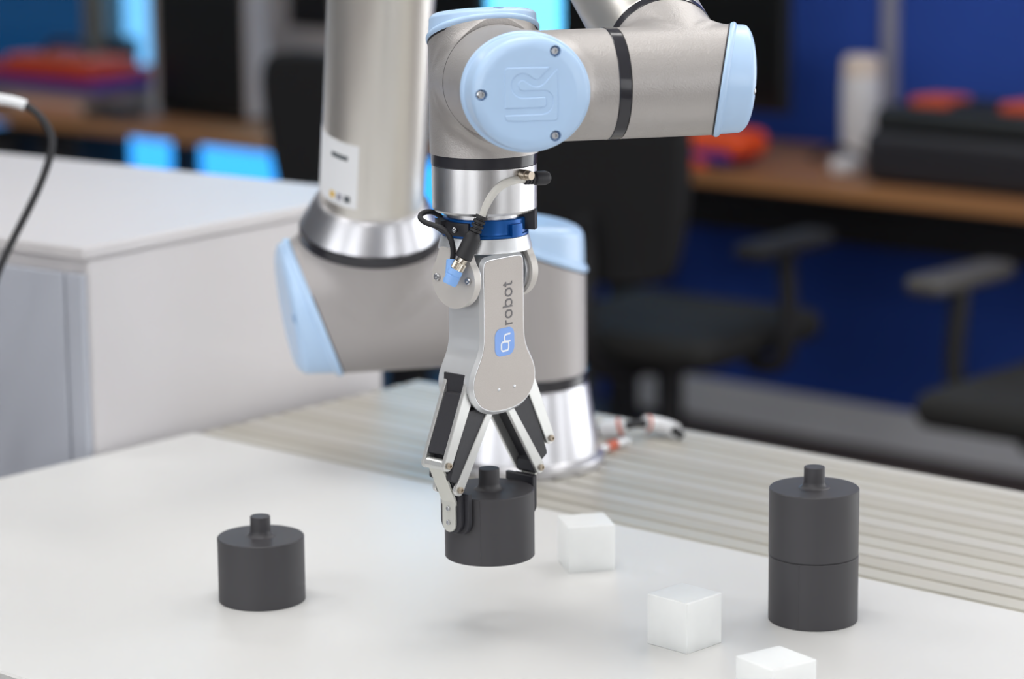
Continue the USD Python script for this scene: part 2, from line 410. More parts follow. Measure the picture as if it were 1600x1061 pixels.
UA = unit(0.303 * NB + 0.953 * UP)
Bc = np.array([-1.202, 1.346, 1.393])                       # wrist 2
Cc = Bc - NB * 0.083                                        # wrist 3 (tool axis)
Ac = Bc + DA * 0.117                                        # wrist 1
FD = unit(-0.917 * NB + 0.40 * UP)
rb = Thing("industrial_robot", "grey six-joint robot arm with pale blue joint caps, bolted to the ribbed bed", "robot arm", BASE)
def joint(c, a, b, r, rbr, down, rim, out, k, h, edge, first, logo=None, name="joint_housing", mat=GREY):
    p = rb.add(name, housing(c, a, b, r, rbr, down, rim, out, k, edge), mat, smooth=30)
    lid, heads, fr = cap(c, a, b, r, rim, h, first=first)
    lp = rb.add("joint_cap", lid, "cap_blue", smooth=28, label="pale blue plastic joint cap")
    rb.add("cap_gasket", move_ring(c, a, b, r, rim), "seam_black", parent=p)
    for q, rr in heads: rb.add("screw", screw_head(q, a, rr), "screw_steel", parent=lp)
    return lp, fr
def move_ring(c, a, b, r, rim):
    e = np.cross(a, b); e1 = b + SLANT * a
    v, f = lathe([(0, -0.0012), (r + 0.0004, -0.0012), (r + 0.0004, 0.0002), (0, 0.0002)], n=96)
    return np.asarray(c) + rim * a + v[:, :1] * e1 + v[:, 1:2] * e + v[:, 2:] * a, f
# base
rb.add("base_foot", lathe([(0, 0), (0.0735, 0), (0.0745, 0.001), (0.0745, 0.007), (0.0735, 0.009), (0.0700, 0.012), (0.0612, 0.071), (0.0598, 0.074), (0, 0.074)], BASE, UP, 96), "flare_alu", smooth=25)
for t in (0.4, 1.97, 3.54, 5.1):
    rb.add("foot_bolt", screw_head(BASE + np.array([0.0705 * math.cos(t), 0.0705 * math.sin(t), 0.0085]), UP, 0.0035), "screw_steel")
rb.add("joint_ring", ring(BASE, UP, 0.0602, 0.074, 0.084), "ring_black")
joint(BC, UP, -DA, 0.0585, 0.0585, SH - PZ - 0.084, 0.043, 0.066, 0.020, 0.0275, 0.005, 1.2, mat="cast_grey")
rb.add("joint_ring", ring(BC, -DA, 0.0600, 0.066, 0.072), "ring_black")
# shoulder and upper arm
joint(S2, -DA, UA, 0.0585, 0.0585, 0.066, 0.044, 0.066, 0.022, 0.0275, 0.005, 0.85, mat="cast_grey")
rb.add("joint_ring", ring(S2, UA, 0.0612, 0.066, 0.076), "ring_black")
LUA = 0.459
rb.add("arm_flare", lathe([(0, 0.076), (0.0600, 0.076), (0.0606, 0.077), (0.0600, 0.0785), (0.0490, 0.0995), (0.0468, 0.1020), (0, 0.1020)], S2, UA, 96), "flare_alu", smooth=25)
rb.add("upper_arm", lathe([(0, 0.102), (0.0445, 0.102), (0.0445, LUA - 0.10), (0, LUA - 0.10)], S2, UA, 96), "arm_tube")
E2 = S2 + UA * LUA
rb.add("arm_flare", lathe([(0, LUA - 0.10), (0.0468, LUA - 0.10), (0.0600, LUA - 0.078), (0.0600, LUA - 0.076), (0, LUA - 0.076)], S2, UA, 96), "flare_alu", smooth=25)
rb.add("joint_ring", ring(S2, UA, 0.0600, LUA - 0.076, LUA - 0.066), "ring_black")
joint(E2, -DA, -UA, 0.0585, 0.0585, 0.052, 0.044, 0.066, 0.020, 0.0275, 0.006, 0.85, mat="cast_grey")
rb.add("joint_ring", ring(E2, DA, 0.0600, 0.052, 0.058), "ring_black")
E1 = E2 + DA * 0.106
joint(E1, DA, -FD, 0.0480, 0.0480, 0.048, 0.035, 0.062, 0.016, 0.024, 0.006, 0.85, mat="cast_grey")
LFA = float(np.dot(E1 - Ac, FD))
# stickers on the upper arm
def sticker(name, h0, h1, a0, a1, m, rr=0.0449, parent=None, rad0=0.0440):
    fr = frame_z(UA, NB); n = 14; v, f = [], []
    for r in (rad0, rr):
        for h in (h0, h1):
            for t in np.linspace(a0, a1, n): v.append(S2 + r * (math.cos(t) * fr[0] + math.sin(t) * fr[1]) + h * UA)
    A = lambda r, h, i: (r * 2 + h) * n + i
    for i in range(n - 1):
        f += [(A(1, 0, i), A(1, 0, i + 1), A(1, 1, i + 1)), (A(1, 0, i), A(1, 1, i + 1), A(1, 1, i)), (A(0, 0, i), A(0, 1, i + 1), A(0, 0, i + 1)), (A(0, 0, i), A(0, 1, i), A(0, 1, i + 1))]
        for h, s in ((0, 1), (1, -1)):
            q = [A(0, h, i), A(0, h, i + 1), A(1, h, i + 1), A(1, h, i)][::s]; f += [(q[0], q[1], q[2]), (q[0], q[2], q[3])]
    for i, s in ((0, -1), (n - 1, 1)):
        q = [A(0, 0, i), A(0, 1, i), A(1, 1, i), A(1, 0, i)][::s]; f += [(q[0], q[1], q[2]), (q[0], q[2], q[3])]
    return rb.add(name, (np.array(v), np.array(f)), m, parent=parent, smooth=40)
# wrist 1: housing with the forearm coming in from behind, cap on the right
rb.add("joint_ring", ring(Ac, FD, 0.0376, 0.047, 0.0545), "ring_black")
rb.add("forearm", lathe([(0, 0.0545), (0.0372, 0.0545), (0.0376, 0.056), (0.0376, 0.085), (0.0400, 0.110), (0.0400, LFA - 0.075), (0.0470, LFA - 0.064), (0.0470, LFA - 0.063), (0, LFA - 0.063)], Ac, FD, 96), "arm_tube", smooth=25)
joint(Ac, DA, FD, 0.0370, 0.0370, 0.046, 0.028, 0.047, 0.013, 0.0180, 0.0032, -1.3)
rb.add("joint_ring", ring(Bc, DA, 0.0374, 0.0620, 0.0706, 0.0006), "ring_black")
# wrist 2: cap towards the camera
lidB, frB = joint(Bc, NB, DA, 0.0382, 0.0370, 0.0412, 0.027, 0.062, 0.013, 0.0180, 0.0032, 1.045)
rb.add("joint_seam", ring(Cc, NB, 0.0380, 0.0396, 0.0422, 0.0), "seam_black")
# wrist 3: cap on top, tool flange below
joint(Cc, UP, NB, 0.0378, 0.0382, 0.0530, 0.0265, 0.0400, 0.014, 0.0180, 0.0032, 2.2)
TX, TY = Cc[0], Cc[1]; TA = np.array([TX, TY, 0.0])
rb.add("joint_ring", lathe([(0, 1.332), (0.0365, 1.332), (0.0370, 1.3325), (0.0372, 1.340), (0, 1.340)], TA, UP, 96), "ring_black")
rb.add("tool_flange", lathe([(0, 1.2995), (0.0345, 1.2995), (0.0365, 1.3015), (0.0366, 1.3318), (0, 1.3318)], TA, UP, 128), "polished_alu", smooth=25)
rb.add("flange_neck", lathe([(0, 1.296), (0.0268, 1.296), (0.0268, 1.2996), (0, 1.2996)], TA, UP, 64), "polished_alu")
# embossed emblem on the wrist 2 cap
c0, e1, e2, aa = frB
def em(x, y): return ((x - 511) / 9.65 / 2.33, -(y - 517) / 9.65 / 2.33)      # millimetres on the lid
pth = [(960, 0), (690, 300)]
pth += [(690 - 8, 308), (655, 335), (620, 353), (585, 358), (545, 348), (505, 325)]
pth += [(465, 295), (430, 272), (385, 260), (330, 275), (290, 312), (272, 360), (270, 405), (285, 452), (315, 490), (350, 512), (390, 519)]
pth += [(540, 516), (690, 512), (730, 522), (762, 552), (778, 590), (781, 635), (772, 685), (745, 728), (700, 755), (660, 759), (300, 768), (40, 774)]
band = LineString([em(*p) for p in pth]).buffer(2.28, cap_style=2)
x0, y1 = em(128, 130); x1, y0 = em(895, 905)
isl = sbox(x0 + 2.2, y0 + 2.2, x1 - 2.2, y1 - 2.2).buffer(2.2).difference(band)
raised = []
for g in isl.geoms:
    g = g.simplify(0.02)
    if g.area < 0.5: continue
    v, f, _ = meshkit.arrays(slab(Polygon(g.exterior), -0.4, 0.45, 0.3, both=False))
    raised.append((c0 + (v[:, :1] / 1000) * e1 / np.linalg.norm(e1) + (v[:, 1:2] / 1000) * (-1 if np.dot(e2, UP) < 0 else 1) * e2 + (0.0181 + v[:, 2:] / 1000) * aa, f))
em_v, em_f = join(*raised)
t_ = trimesh.Trimesh(em_v, em_f, process=False)
rb.add("embossed_emblem", (em_v, em_f), "cap_blue", parent=lidB, smooth=25)

# ================================================================== gripper
gr = Thing("robot_gripper", "silver two-finger gripper hanging from the robot's tool flange, holding a black cylinder", "gripper", (TX, TY, 1.2705))
def uz(poly, n0, n1, bevel=0.0, both=True):
    """An outline in (u, z) millimetres about the tool axis, extruded across n0..n1 (mm)."""
    v, f, _ = meshkit.arrays(slab(Polygon([(a, b) for a, b in poly]) if not isinstance(poly, Polygon) else poly, n0, n1, bevel, both))
    return np.c_[TX + v[:, 2] / 1000, TY + v[:, 0] / 1000, v[:, 1] / 1000], f
def nz(poly, u0, u1, bevel=0.0, both=True, flip=1):
    v, f, _ = meshkit.arrays(slab(poly, u0, u1, bevel, both))
    return np.c_[TX + v[:, 0] / 1000, TY + flip * v[:, 2] / 1000, v[:, 1] / 1000], (f[:, ::-1] if flip > 0 else f)
def rodn(u, z, r, n0, n1, b=0.6): return cyl((TX + n0 / 1000, TY + u / 1000, z / 1000), (TX + n1 / 1000, TY + u / 1000, z / 1000), r / 1000, 28, b / 1000)
def capsule(p, q, rp, rq): return Polygon(shapely.MultiPolygon([Point(*p).buffer(rp, 16), Point(*q).buffer(rq, 16)]).convex_hull)
# quick changer
qc = gr.add("quick_changer", lathe([(0, 1.2830), (0.0300, 1.2830), (0.0304, 1.2834), (0.0304, 1.2848), (0.0296, 1.2856), (0.0293, 1.2870), (0.0293, 1.2952), (0.0285, 1.2959), (0, 1.2959)], TA, UP, 96), "ring_blue", smooth=25, label="blue anodised quick-changer ring")
NEAR = unit(-np.array([TX, TY, 0])); RIGHT = np.array([-NEAR[1], NEAR[0], 0])
def around(phi, r, z): return TA + r * (math.sin(phi) * RIGHT + math.cos(phi) * NEAR) + z * UP
def arc_block(p0, p1, r0, r1, z0, z1, n=12):
    v, f = [], []
    for t in np.linspace(p0, p1, n):
        for r, z in ((r0, z0), (r1, z0), (r1, z1), (r0, z1)): v.append(around(t, r, z))
    for k in range(n - 1):
        for i in range(4):
            j = (i + 1) % 4; a, b, c, d = 4 * k + i, 4 * k + j, 4 * k + 4 + j, 4 * k + 4 + i; f += [(a, b, c), (a, c, d)]
    f += [(0, 2, 1), (0, 3, 2), (4 * n - 4, 4 * n - 3, 4 * n - 2), (4 * n - 4, 4 * n - 2, 4 * n - 1)]
    m = trimesh.Trimesh(np.array(v), np.array(f), process=False); m.fix_normals(); return m
gr.add("lug", arc_block(0.62, 0.92, 0.028, 0.0325, 1.2842, 1.2925), "ring_blue", parent=qc)
gr.add("latch", arc_block(1.25, 1.75, 0.027, 0.0365, 1.2868, 1.3000), "black_plastic", parent=qc)
la = gr.add("contact_block", arc_block(-1.35, -0.36, 0.0285, 0.0325, 1.2850, 1.2940), "black_plastic", parent=qc)
gr.add("contact_lip", arc_block(-1.45, -1.02, 0.0285, 0.0350, 1.2868, 1.2945), "black_plastic", parent=qc)
gr.add("screw", screw_head(around(-0.68, 0.0325, 1.2893), unit(around(-0.68, 1, 0) - TA), 0.0019), "screw_steel", parent=qc)
# bracket with two ears
gr.add("bracket_plate", lathe([(0, 1.2728), (0.0322, 1.2728), (0.0328, 1.2733), (0.0326, 1.2750), (0.0304, 1.2828), (0, 1.2830)], TA, UP, 96), "grip_side", smooth=25)
for s in (-1, 1):
    pol = Polygon(list(Point(0, 1254.3).buffer(20.2, 24).exterior.coords)).union(Polygon([(-20.1, 1256), (-12.5, 1276), (12.5, 1276), (20.1, 1256)]))
    ear = gr.add("ear", nz(pol, s * 26.8, s * 33.0, 0.0) if s > 0 else nz(pol, -33.0, -26.8), "ear_alu", smooth=25)
    ox = unit([0, s, 0])
    for dx in (-14.6, 14.6):
        q = np.array([TX + dx / 1000, TY + s * 0.0329, 1.2550])
        gr.add("screw", screw_head(q, ox, 0.0026), "screw_steel", parent=ear)
gr.add("pivot_shaft", cyl((TX, TY - 0.0267, 1.2543), (TX, TY + 0.0267, 1.2543), 0.0125), "link_alu")
for s in (-1, 1):
    gr.add("bearing_ring", lathe([(0.012, 0), (0.0175, 0), (0.0175, 0.0028), (0.012, 0.0028), (0.012, 0)], (TX, TY + s * 0.0236, 1.2543), (0, s, 0), 48), "screw_steel")
# body
half = [(0, 1269.8), (14.5, 1269.8), (19.5, 1269.0), (22.6, 1265.5), (23.0, 1260), (23.0, 1245), (23.0, 1230), (23.0, 1216), (23.4, 1208.5), (25.5, 1201.5), (29.5, 1195), (33.0, 1188.8), (34.8, 1182.5), (34.4, 1175.5), (31.2, 1168.2), (25.6, 1162.4), (18, 1158.6), (9, 1156.8), (0, 1156.4)]
outl = chaikin(half + [(-a, b) for a, b in half[-2:0:-1]], 3)
body = manifold(uz(outl, -16.2, 17.0, 2.3))
def mbox(n0, n1, u0, u1, z0, z1): return manifold(box(TX + n0 / 1000, TX + n1 / 1000, TY + u0 / 1000, TY + u1 / 1000, z0 / 1000, z1 / 1000))
body = body - mbox(-10.6, 13.2, -60, 60, 1140, 1175.6) - mbox(-9.4, 9.8, -60, -28, 1170, 1188.3) - mbox(-9.4, 9.8, 28, 60, 1170, 1188.3)
bp = gr.add("body", body, "grip_side", smooth=30)
face = Polygon(outl).buffer(-2.9)
gr.add("face_plate", uz(face, 16.9, 17.25, 0.12, False), "grip_face", parent=bp, smooth=20)
for u, z in ((-6.3, 1174.5), (10.0, 1174.4)):
    gr.add("screw", lathe([(0, 0), (1.25e-3, 0), (1.1e-3, 0.25e-3), (0.5e-3, 0.3e-3), (0, 0.02e-3)], (TX + 0.01724, TY + u / 1000, z / 1000), (1, 0, 0), 16), "screw_steel", parent=bp)
for s in (-1, 1):
    gr.add("slot_cover", mbox(-9.2, 9.6, *( (-34.0, -28.2) if s < 0 else (28.2, 34.0)), 1171.5, 1188.1), "black_plastic", parent=bp)
gr.add("linkage_core", mbox(-10.2, 12.8, -20, 20, 1163, 1175.4), "black_rubber", parent=bp)
# lettering and badge on the face
txt = meshkit.text_mesh("robot", 0.0096, 0.0003)
tv = np.array(txt.vertices); tv[:, 0] *= 30.7e-3 / (tv[:, 0].max() - tv[:, 0].min()); tv[:, 0] -= tv[:, 0].min()
tv[:, 1] *= 7.3 / 7.2
def on_face(x, y, h): return np.c_[TX + 0.01725 + h, TY - y, 1.2193 + x]        # letters stand with their tops towards -u, reading upwards
gr.add("lettering", (on_face(tv[:, 0], tv[:, 1] - 0.0083, tv[:, 2]), np.array(txt.faces)), "logo_grey", parent=bp, smooth=False)
def badge(poly, h0, h1):
    out = []
    for g in getattr(poly, "geoms", [poly]):
        m = trimesh.creation.extrude_polygon(g, h1 - h0, engine="earcut"); v = np.array(m.vertices)
        out.append((on_face(v[:, 0] / 1000, v[:, 1] / 1000, (v[:, 2] + h0) / 1000), np.array(m.faces)))
    return join(*out)
bq = sbox(-21.5 + 6, -10.6 + 6, -1.6 - 6, 8.6 - 6 + 1.0).buffer(6, 12)
bq = shapely.affinity.translate(bq, 0.0, 0.5 - 0.0)
gr.add("badge", badge(bq, 0.0, 0.22), "logo_blue", parent=bp, smooth=False, label="light blue rounded badge")
O = LineString([(x, y) for x, y in Polygon(sbox(-16.0, -2.0, -13.6, 1.6)).buffer(2.0, 10).exterior.coords]).buffer(0.62)
Nn = LineString(chaikin([(-11.6, -5.4), (-11.6, -1.6), (-10.9, 0.2), (-8.9, 0.5), (-7.0, 0.1), (-6.4, -1.6), (-6.4, -5.4)], 2, False)).buffer(0.62)
tail = LineString([(-11.8, -1.0), (-11.6, -4.6)]).buffer(0.62)
gr.add("badge_monogram", badge(O.union(Nn).union(tail), 0.2, 0.34), "logo_white", parent=bp, smooth=False)
# fingers
def finger(s, side):
    def P(pts): return [(s * a, b) for a, b in pts] if s > 0 else [(s * a, b) for a, b in pts]
    N0, N1 = -9.8, 12.6
    f = gr.add("outer_link", join(uz(capsule((s * 54, 1128), (s * 29, 1181), 4.3, 5.6), N1 - 3.2, N1, 0.5), uz(capsule((s * 54, 1128), (s * 29, 1181), 4.3, 5.6), N0, N0 + 3.2, 0.5)), "link_alu", smooth=30)
    gr.add("cover", uz(Polygon(P([(31.5, 1176.5), (36.2, 1174.5), (55.0, 1135.6), (51.0, 1133.4), (47.5, 1137.0)])).buffer(-0.8).buffer(0.8), N0 + 3.3, N1 - 3.3, 0.4), "black_plastic", parent=f)
    gr.add("cross_bar", rodn(s * 54, 1128, 4.0, N0 + 3.0, N1 - 3.0), "link_alu", parent=f)
    gr.add("screw", screw_head(np.array([TX + (N1 - 0.05) / 1000, TY + s * 0.054, 1.128]), np.array([1.0, 0, 0]), 0.0024), "screw_brass", parent=f)
    g = gr.add("inner_link", join(uz(capsule((s * 42.7, 1108.5), (s * 9.0, 1160.5), 4.4, 3.0), N1 - 3.0, N1, 0.5), uz(capsule((s * 42.7, 1108.5), (s * 9.0, 1160.5), 4.4, 3.0), N0, N0 + 3.0, 0.5)), "link_alu", smooth=30)
    gr.add("guard", uz(Polygon(P([(34.0, 1162.5), (21.5, 1163.5), (14.6, 1157.0), (41.2, 1114.8), (46.0, 1113.6), (51.2, 1116.8), (51.0, 1119.5)])).buffer(-1.6, 6).buffer(1.6, 6), N0 + 0.6, N1 - 0.9, 0.7), "black_plastic", parent=g)
    gr.add("cross_bar", rodn(s * 42.7, 1108.5, 2.0, N0 + 2.8, N1 - 2.8), "link_alu", parent=g)
    gr.add("screw", screw_head(np.array([TX + (N1 - 0.05) / 1000, TY + s * 0.0427, 1.1085]), np.array([1.0, 0, 0]), 0.0024), "screw_brass", parent=g)
    strip_ = uz(Polygon(LineString(P([(54.5, 1126.0), (51.9, 1121.0), (42.4, 1101.0), (41.2, 1098.5), (41.2, 1096.0)])).buffer(0.95, cap_style=2)), -5.8, 7.6, 0.2)
    plate = Polygon([(-5.2, 1098.0), (7.0, 1098.0), (7.0, 1082.5)] + [(0.9 + 6.1 * math.cos(t), 1082.5 - 6.1 * math.sin(t)) for t in np.linspace(0, math.pi, 17)[1:-1]] + [(-5.2, 1082.5)])
    lo = nz(plate, s * 40.3, s * 42.1, 0.2) if s > 0 else nz(plate, -42.1, -40.3, 0.2)
    b = gr.add("fingertip_bracket", join(strip_, lo), "strip_alu", smooth=25)
    for z in (1093.4, 1083.3):
        gr.add("screw", screw_head(np.array([TX + 0.0009, TY + s * 0.0420, z / 1000]), np.array([0, float(s), 0]), 0.0017), "screw_steel", parent=b)
    gr.add("knuckle", uz(Polygon(P([(50.5, 1122.5), (47.0, 1123.5), (38.8, 1113.0), (37.6, 1106.0), (41.0, 1103.5), (42.5, 1104.8)])).buffer(-0.7).buffer(0.7), -7.0, 8.8, 0.4), "black_plastic", parent=b)
    def U(a0, a1, z0, z1, r):
        q = sbox(a0, z0, a1, z1 + r).buffer(-r).buffer(r, 10); return q.intersection(sbox(a0 - 1, z0 - 1, a1 + 1, z1))
    lo1, lo2 = ((32.25, 36.4), (36.3, 40.25)) if s > 0 else ((-36.4, -32.25), (-40.25, -36.3))
    gr.add("finger_pad", join(nz(U(-12.3, 14.4, 1073.8, 1104.0, 9.0), *lo1, 0.5), nz(U(-8.2, 10.6, 1075.4, 1103.2, 8.0), *lo2, 0.4)), "black_plastic", smooth=25)
finger(-1, "l"); finger(1, "r")

# ---- pigtail of the gripper and the connection cable
TD = float(CAM[2] @ (np.array([TX, TY, 1.27]) - EYE))        # lens depth of the tool axis
def near(x, y, mm):                                          # a point mm in front of the tool axis
    return seen(x, y, TD - mm / 1000)
sock0, sock1 = near(712.5, 421.5, 36.6), near(701.5, 444.5, 36.0)
sx = unit(sock1 - sock0)
sock = gr.add("cable_socket", lathe([(0, 0), (0.0046, 0), (0.0052, 0.0005), (0.0052, 0.0040), (0.0049, 0.0043), (0.0049, 0.0048), (0.0052, 0.0051), (0.0052, 0.0094), (0.0047, np.linalg.norm(sock1 - sock0)), (0, np.linalg.norm(sock1 - sock0))], sock0, sx, 40), "plug_blue", smooth=30, label="light blue plastic cable socket")
p0 = near(706.5, 405.0, 31.5); p1 = near(704.5, 432.0, 32.5)
gr.add("socket_boot", cyl(p0, p1, 0.0040, 28, 0.0008), "plug_blue", parent=sock)
pig = spline([around(-1.6, 0.030, 1.2935), near(676, 331.5, 6), near(661, 333, 14), near(657, 341, 24), near(668, 349, 32), near(684, 354, 36), near(698, 363, 37.5), near(706, 379, 36.5), near(708.0, 396, 33.5), near(706.3, 409, 31.7)], 90)
gr.add("pigtail_cable", tube(pig, 0.0019), "black_rubber")
cc = Thing("connection_cable", "short white cable with black plugs linking the tool flange to the gripper's blue socket", "cable", around(0.6, 0.0367, 1.32))
n0, n1 = near(723.4, 404.2, 38.0), near(713.2, 421.5, 36.8)
nx = unit(n1 - n0); Ln = np.linalg.norm(n1 - n0)
kn = [(0, 0), (0.0036, 0), (0.0036, Ln * 0.30), (0.0044, Ln * 0.34)]
v, f = lathe(kn + [(0.0046, Ln * 0.40), (0.0046, Ln * 0.95), (0.0043, Ln), (0, Ln)], n0, nx, 72)
rad = v - n0 - ((v - n0) @ nx)[:, None] * nx; rl = np.linalg.norm(rad, axis=1)
sel = np.isclose(rl, 0.0046, atol=1e-5); idx = np.arange(len(v))
v[sel & (idx % 2 == 0)] -= rad[sel & (idx % 2 == 0)] * 0.06
cc.add("knurled_nut", (v, f), "nut_nickel", smooth=12)
o0, o1 = near(741.4, 364.0, 38.5), n0
ox = unit(o1 - o0); Lo = np.linalg.norm(o1 - o0)
cc.add("plug_sleeve", lathe([(0, 0), (0.0040, 0), (0.0052, Lo * 0.10), (0.0057, Lo * 0.2), (0.0060, Lo * 0.97), (0.0056, Lo), (0, Lo)], o0, ox, 40), "black_rubber", smooth=28)
sr = []
b0 = near(753.0, 337.0, 40.5); bx = unit(o0 - b0); Lb = np.linalg.norm(o0 - b0)
for q in range(4):
    sr.append((0.0031, Lb * (q * 0.25))); sr.append((0.0043, Lb * (q * 0.25 + 0.02))); sr.append((0.0044, Lb * (q * 0.25 + 0.15))); sr.append((0.0031, Lb * (q * 0.25 + 0.18)))
cc.add("strain_relief", lathe([(0, 0)] + sr + [(0.0040, Lb), (0, Lb)], b0, bx, 32), "black_rubber", smooth=25)
pl0, pl1 = near(818.5, 279.5, 33.0), near(858.0, 277.5, 22.0)
px_ = unit(pl1 - pl0); Lp = np.linalg.norm(pl1 - pl0)
wire = spline([b0 + bx * 0.002, near(755.5, 331, 41), near(760, 320, 42.5), near(769, 305, 45), near(780, 293, 46), near(795, 284.5, 44), near(808, 281, 38.5), pl0 + px_ * 0.002], 60)
cc.add("wire", tube(wire, 0.0027), "cable_white")
hp = [(0, 0), (0.0031, 0), (0.0040, 0.0004)]
for q in range(3): hp += [(0.0041, 0.0006 + q * 0.0026), (0.0041, 0.0022 + q * 0.0026), (0.0034, 0.0024 + q * 0.0026), (0.0034, 0.0030 + q * 0.0026)]
hp += [(0.0046, 0.0090), (0.0050, 0.0102), (0.0050, Lp - 0.0035), (0.0040, Lp - 0.0008), (0.0025, Lp), (0, Lp)]
ap = cc.add("angled_plug", lathe(hp, pl0, px_, 40), "black_plastic", smooth=28)
fl = around(0.76, 0.0368, 1.3275)
cc.add("coupling_nut", join(cyl(fl, fl + unit(around(0.76, 1, 0) - TA) * 0.006, 0.0037, 12, 0.0004), cyl(fl + unit(around(0.76, 1, 0) - TA) * 0.004, fl + unit(around(0.76, 1, 0) - TA) * 0.010, 0.0030, 20)), "screw_brass", parent=None)

# ================================================================== black printed cylinders
R0 = 0.032; HB = 0.0485
def printed(name, label, at, grp=None):
    t = Thing(name, label, "cylinder", at, "black printed cylinders")
    at = np.array(at, float)
    prof = [(0, 0.0170), (0.0083, 0.0170), (0.0083, 0.0004), (0.0087, 0.0), (R0 - 0.0005, 0.0), (R0, 0.0005), (R0, HB - 0.0006), (R0 - 0.0006, HB), (0.011, HB), (0, HB)]
    t.add("body", lathe(prof, at, UP, 128), "print_black", smooth=30)
    kp = [(0, HB - 0.0005), (0.0115, HB - 0.0005), (0.0115, HB)]
    for a in np.linspace(0, math.pi / 2, 8): kp.append((0.0075 + 0.0040 * (1 - math.sin(a)), HB + 0.0046 * (1 - math.cos(a))))
    kp += [(0.0074, HB + 0.0148), (0.0070, HB + 0.0152), (0, HB + 0.0152)]
    t.add("knob", lathe(kp, at, UP, 64), "print_black", smooth=30)
    a = math.atan2(-at[1], -at[0]) - 0.20                       # the print's vertical seam
    d = np.array([math.cos(a), math.sin(a), 0]) * (R0 - 0.00022)
    t.add("print_seam", cyl(at + d + [0, 0, 0.0006], at + d + [0, 0, HB - 0.0007], 0.00045, 10), "print_black")
    t.seam = a
    return t
cyl1 = printed("printed_cylinder", "black printed cylinder with a knob clamped in the gripper above the table", (TX + 0.0012, TY, 1.0508))
CL = EYE[:2] + ray(410, 936)[:2] * ((1.0 - EYE[2]) / ray(410, 936)[2])
CR = EYE[:2] + ray(1270, 966.5)[:2] * ((1.0 - EYE[2]) / ray(1270, 966.5)[2])
copy_of(cyl1, "printed_cylinder", "black printed cylinder with a knob standing alone on the left of the white table", "cylinder", (*CL, 1.0), 190, "black printed cylinders")
copy_of(cyl1, "printed_cylinder", "lower black printed cylinder of the two stacked on the right", "cylinder", (*CR, 1.0), math.degrees(math.atan2(-CR[1], -CR[0]) - 0.32 - cyl1.seam), "black printed cylinders")
copy_of(cyl1, "printed_cylinder", "upper black printed cylinder of the stacked pair, its knob showing", "cylinder", (CR[0] - 0.0002, CR[1], 1.0 + HB + 0.0002), 130, "black printed cylinders")

# ================================================================== white cubes
CS = 0.037
def cube_centre(corner, deg):
    a = math.radians(deg); d = np.array([math.cos(a), math.sin(a)]); return np.array(corner) + (d + [-d[1], d[0]]) * CS / 2
def rbox(s, at, b=0.0006):
    v, f, _ = meshkit.arrays(box(-s / 2, s / 2, -s / 2, s / 2, 0, s * 0.985, b)); return v + np.array(at), f
c2 = (*cube_centre((-1.1167, 1.4244), 87.2), 1.0)
q1 = Thing("plastic_cube", "white plastic cube seen whole beside the stacked cylinders, the middle one of the three", "cube", c2, "white plastic cubes on the table", 87.2)
q1.add("block", rbox(CS, c2), "cube_white", smooth=20)
copy_of(q1, "plastic_cube", "white plastic cube behind the gripped cylinder, by the far edge of the table", "cube", (*cube_centre((-1.3090, 1.5230), 53.5), 1.0), 53.5, "white plastic cubes on the table")
copy_of(q1, "plastic_cube", "white plastic cube nearest the camera, cut off by the bottom of the picture", "cube", (*cube_centre((-0.9860, 1.3455), 76.5), 1.0), 76.5, "white plastic cubes on the table")

# ================================================================== robot stickers
hs = sticker("sticker", 0.112, 0.170, -1.75, -0.50, "sticker_white", 0.0448)
sticker("print_line", 0.1545, 0.1585, -1.12, -0.72, "sticker_ink", 0.04495, parent=hs, rad0=0.0446)
for a, m in ((-1.06, "sticker_yellow"), (-0.88, "post_grey"), (-0.70, "sticker_ink")):
    sticker("symbol", 0.1165, 0.1225, a - 0.06, a + 0.06, m, 0.04495, parent=hs, rad0=0.0446)

# ================================================================== cables
lc = [np.array([-2.50, 1.64, CT + 0.0036]), np.array([-2.36, 1.62, CT + 0.0036]), np.array([-2.20, 1.58, CT + 0.030]), seen(-110, 164, 2.43), seen(-45, 152, 2.40), seen(0, 155, 2.38), seen(38, 164, 2.38), seen(66, 186, 2.38), seen(81, 215, 2.38), seen(78, 245, 2.38), seen(62, 290, 2.38), seen(38, 340, 2.38), seen(15, 385, 2.38), seen(-8, 440, 2.38), seen(-22, 500, 2.39), np.array([-1.965, 1.46, 1.06]), np.array([-1.985, 1.45, 0.95])]
lp = spline(lc, 140)
tail_ = spline([lp[-1], lp[-1] + [-0.01, -0.02, -0.12], [-2.06, 1.36, 0.45], [-2.16, 1.25, 0.12], [-2.3, 1.15, 0.006], [-2.7, 1.2, 0.006]], 60)
sc_ = Thing("signal_cable", "thin black cable with a white tag arching before the white cabinet", "cable", (-2.3, 1.05, 0))
sc_.add("wire", tube(np.vstack([lp, tail_[1:]]), 0.0034), "black_rubber")
def along(path, a, b): 
    L = np.r_[0, np.cumsum(np.linalg.norm(np.diff(path, axis=0), axis=1))]; t = np.linspace(a, b, 12)
    return np.stack([np.interp(t, L, path[:, k]) for k in range(3)], 1)
Ls = np.r_[0, np.cumsum(np.linalg.norm(np.diff(lp, axis=0), axis=1))]
k0 = Ls[np.argmin(np.linalg.norm(lp - seen(1, 155, 2.38), axis=1))]
sc_.add("tag", tube(along(lp, k0 - 0.004, k0 + 0.022), 0.0047), "sticker_white", label="white wrap-around cable tag")
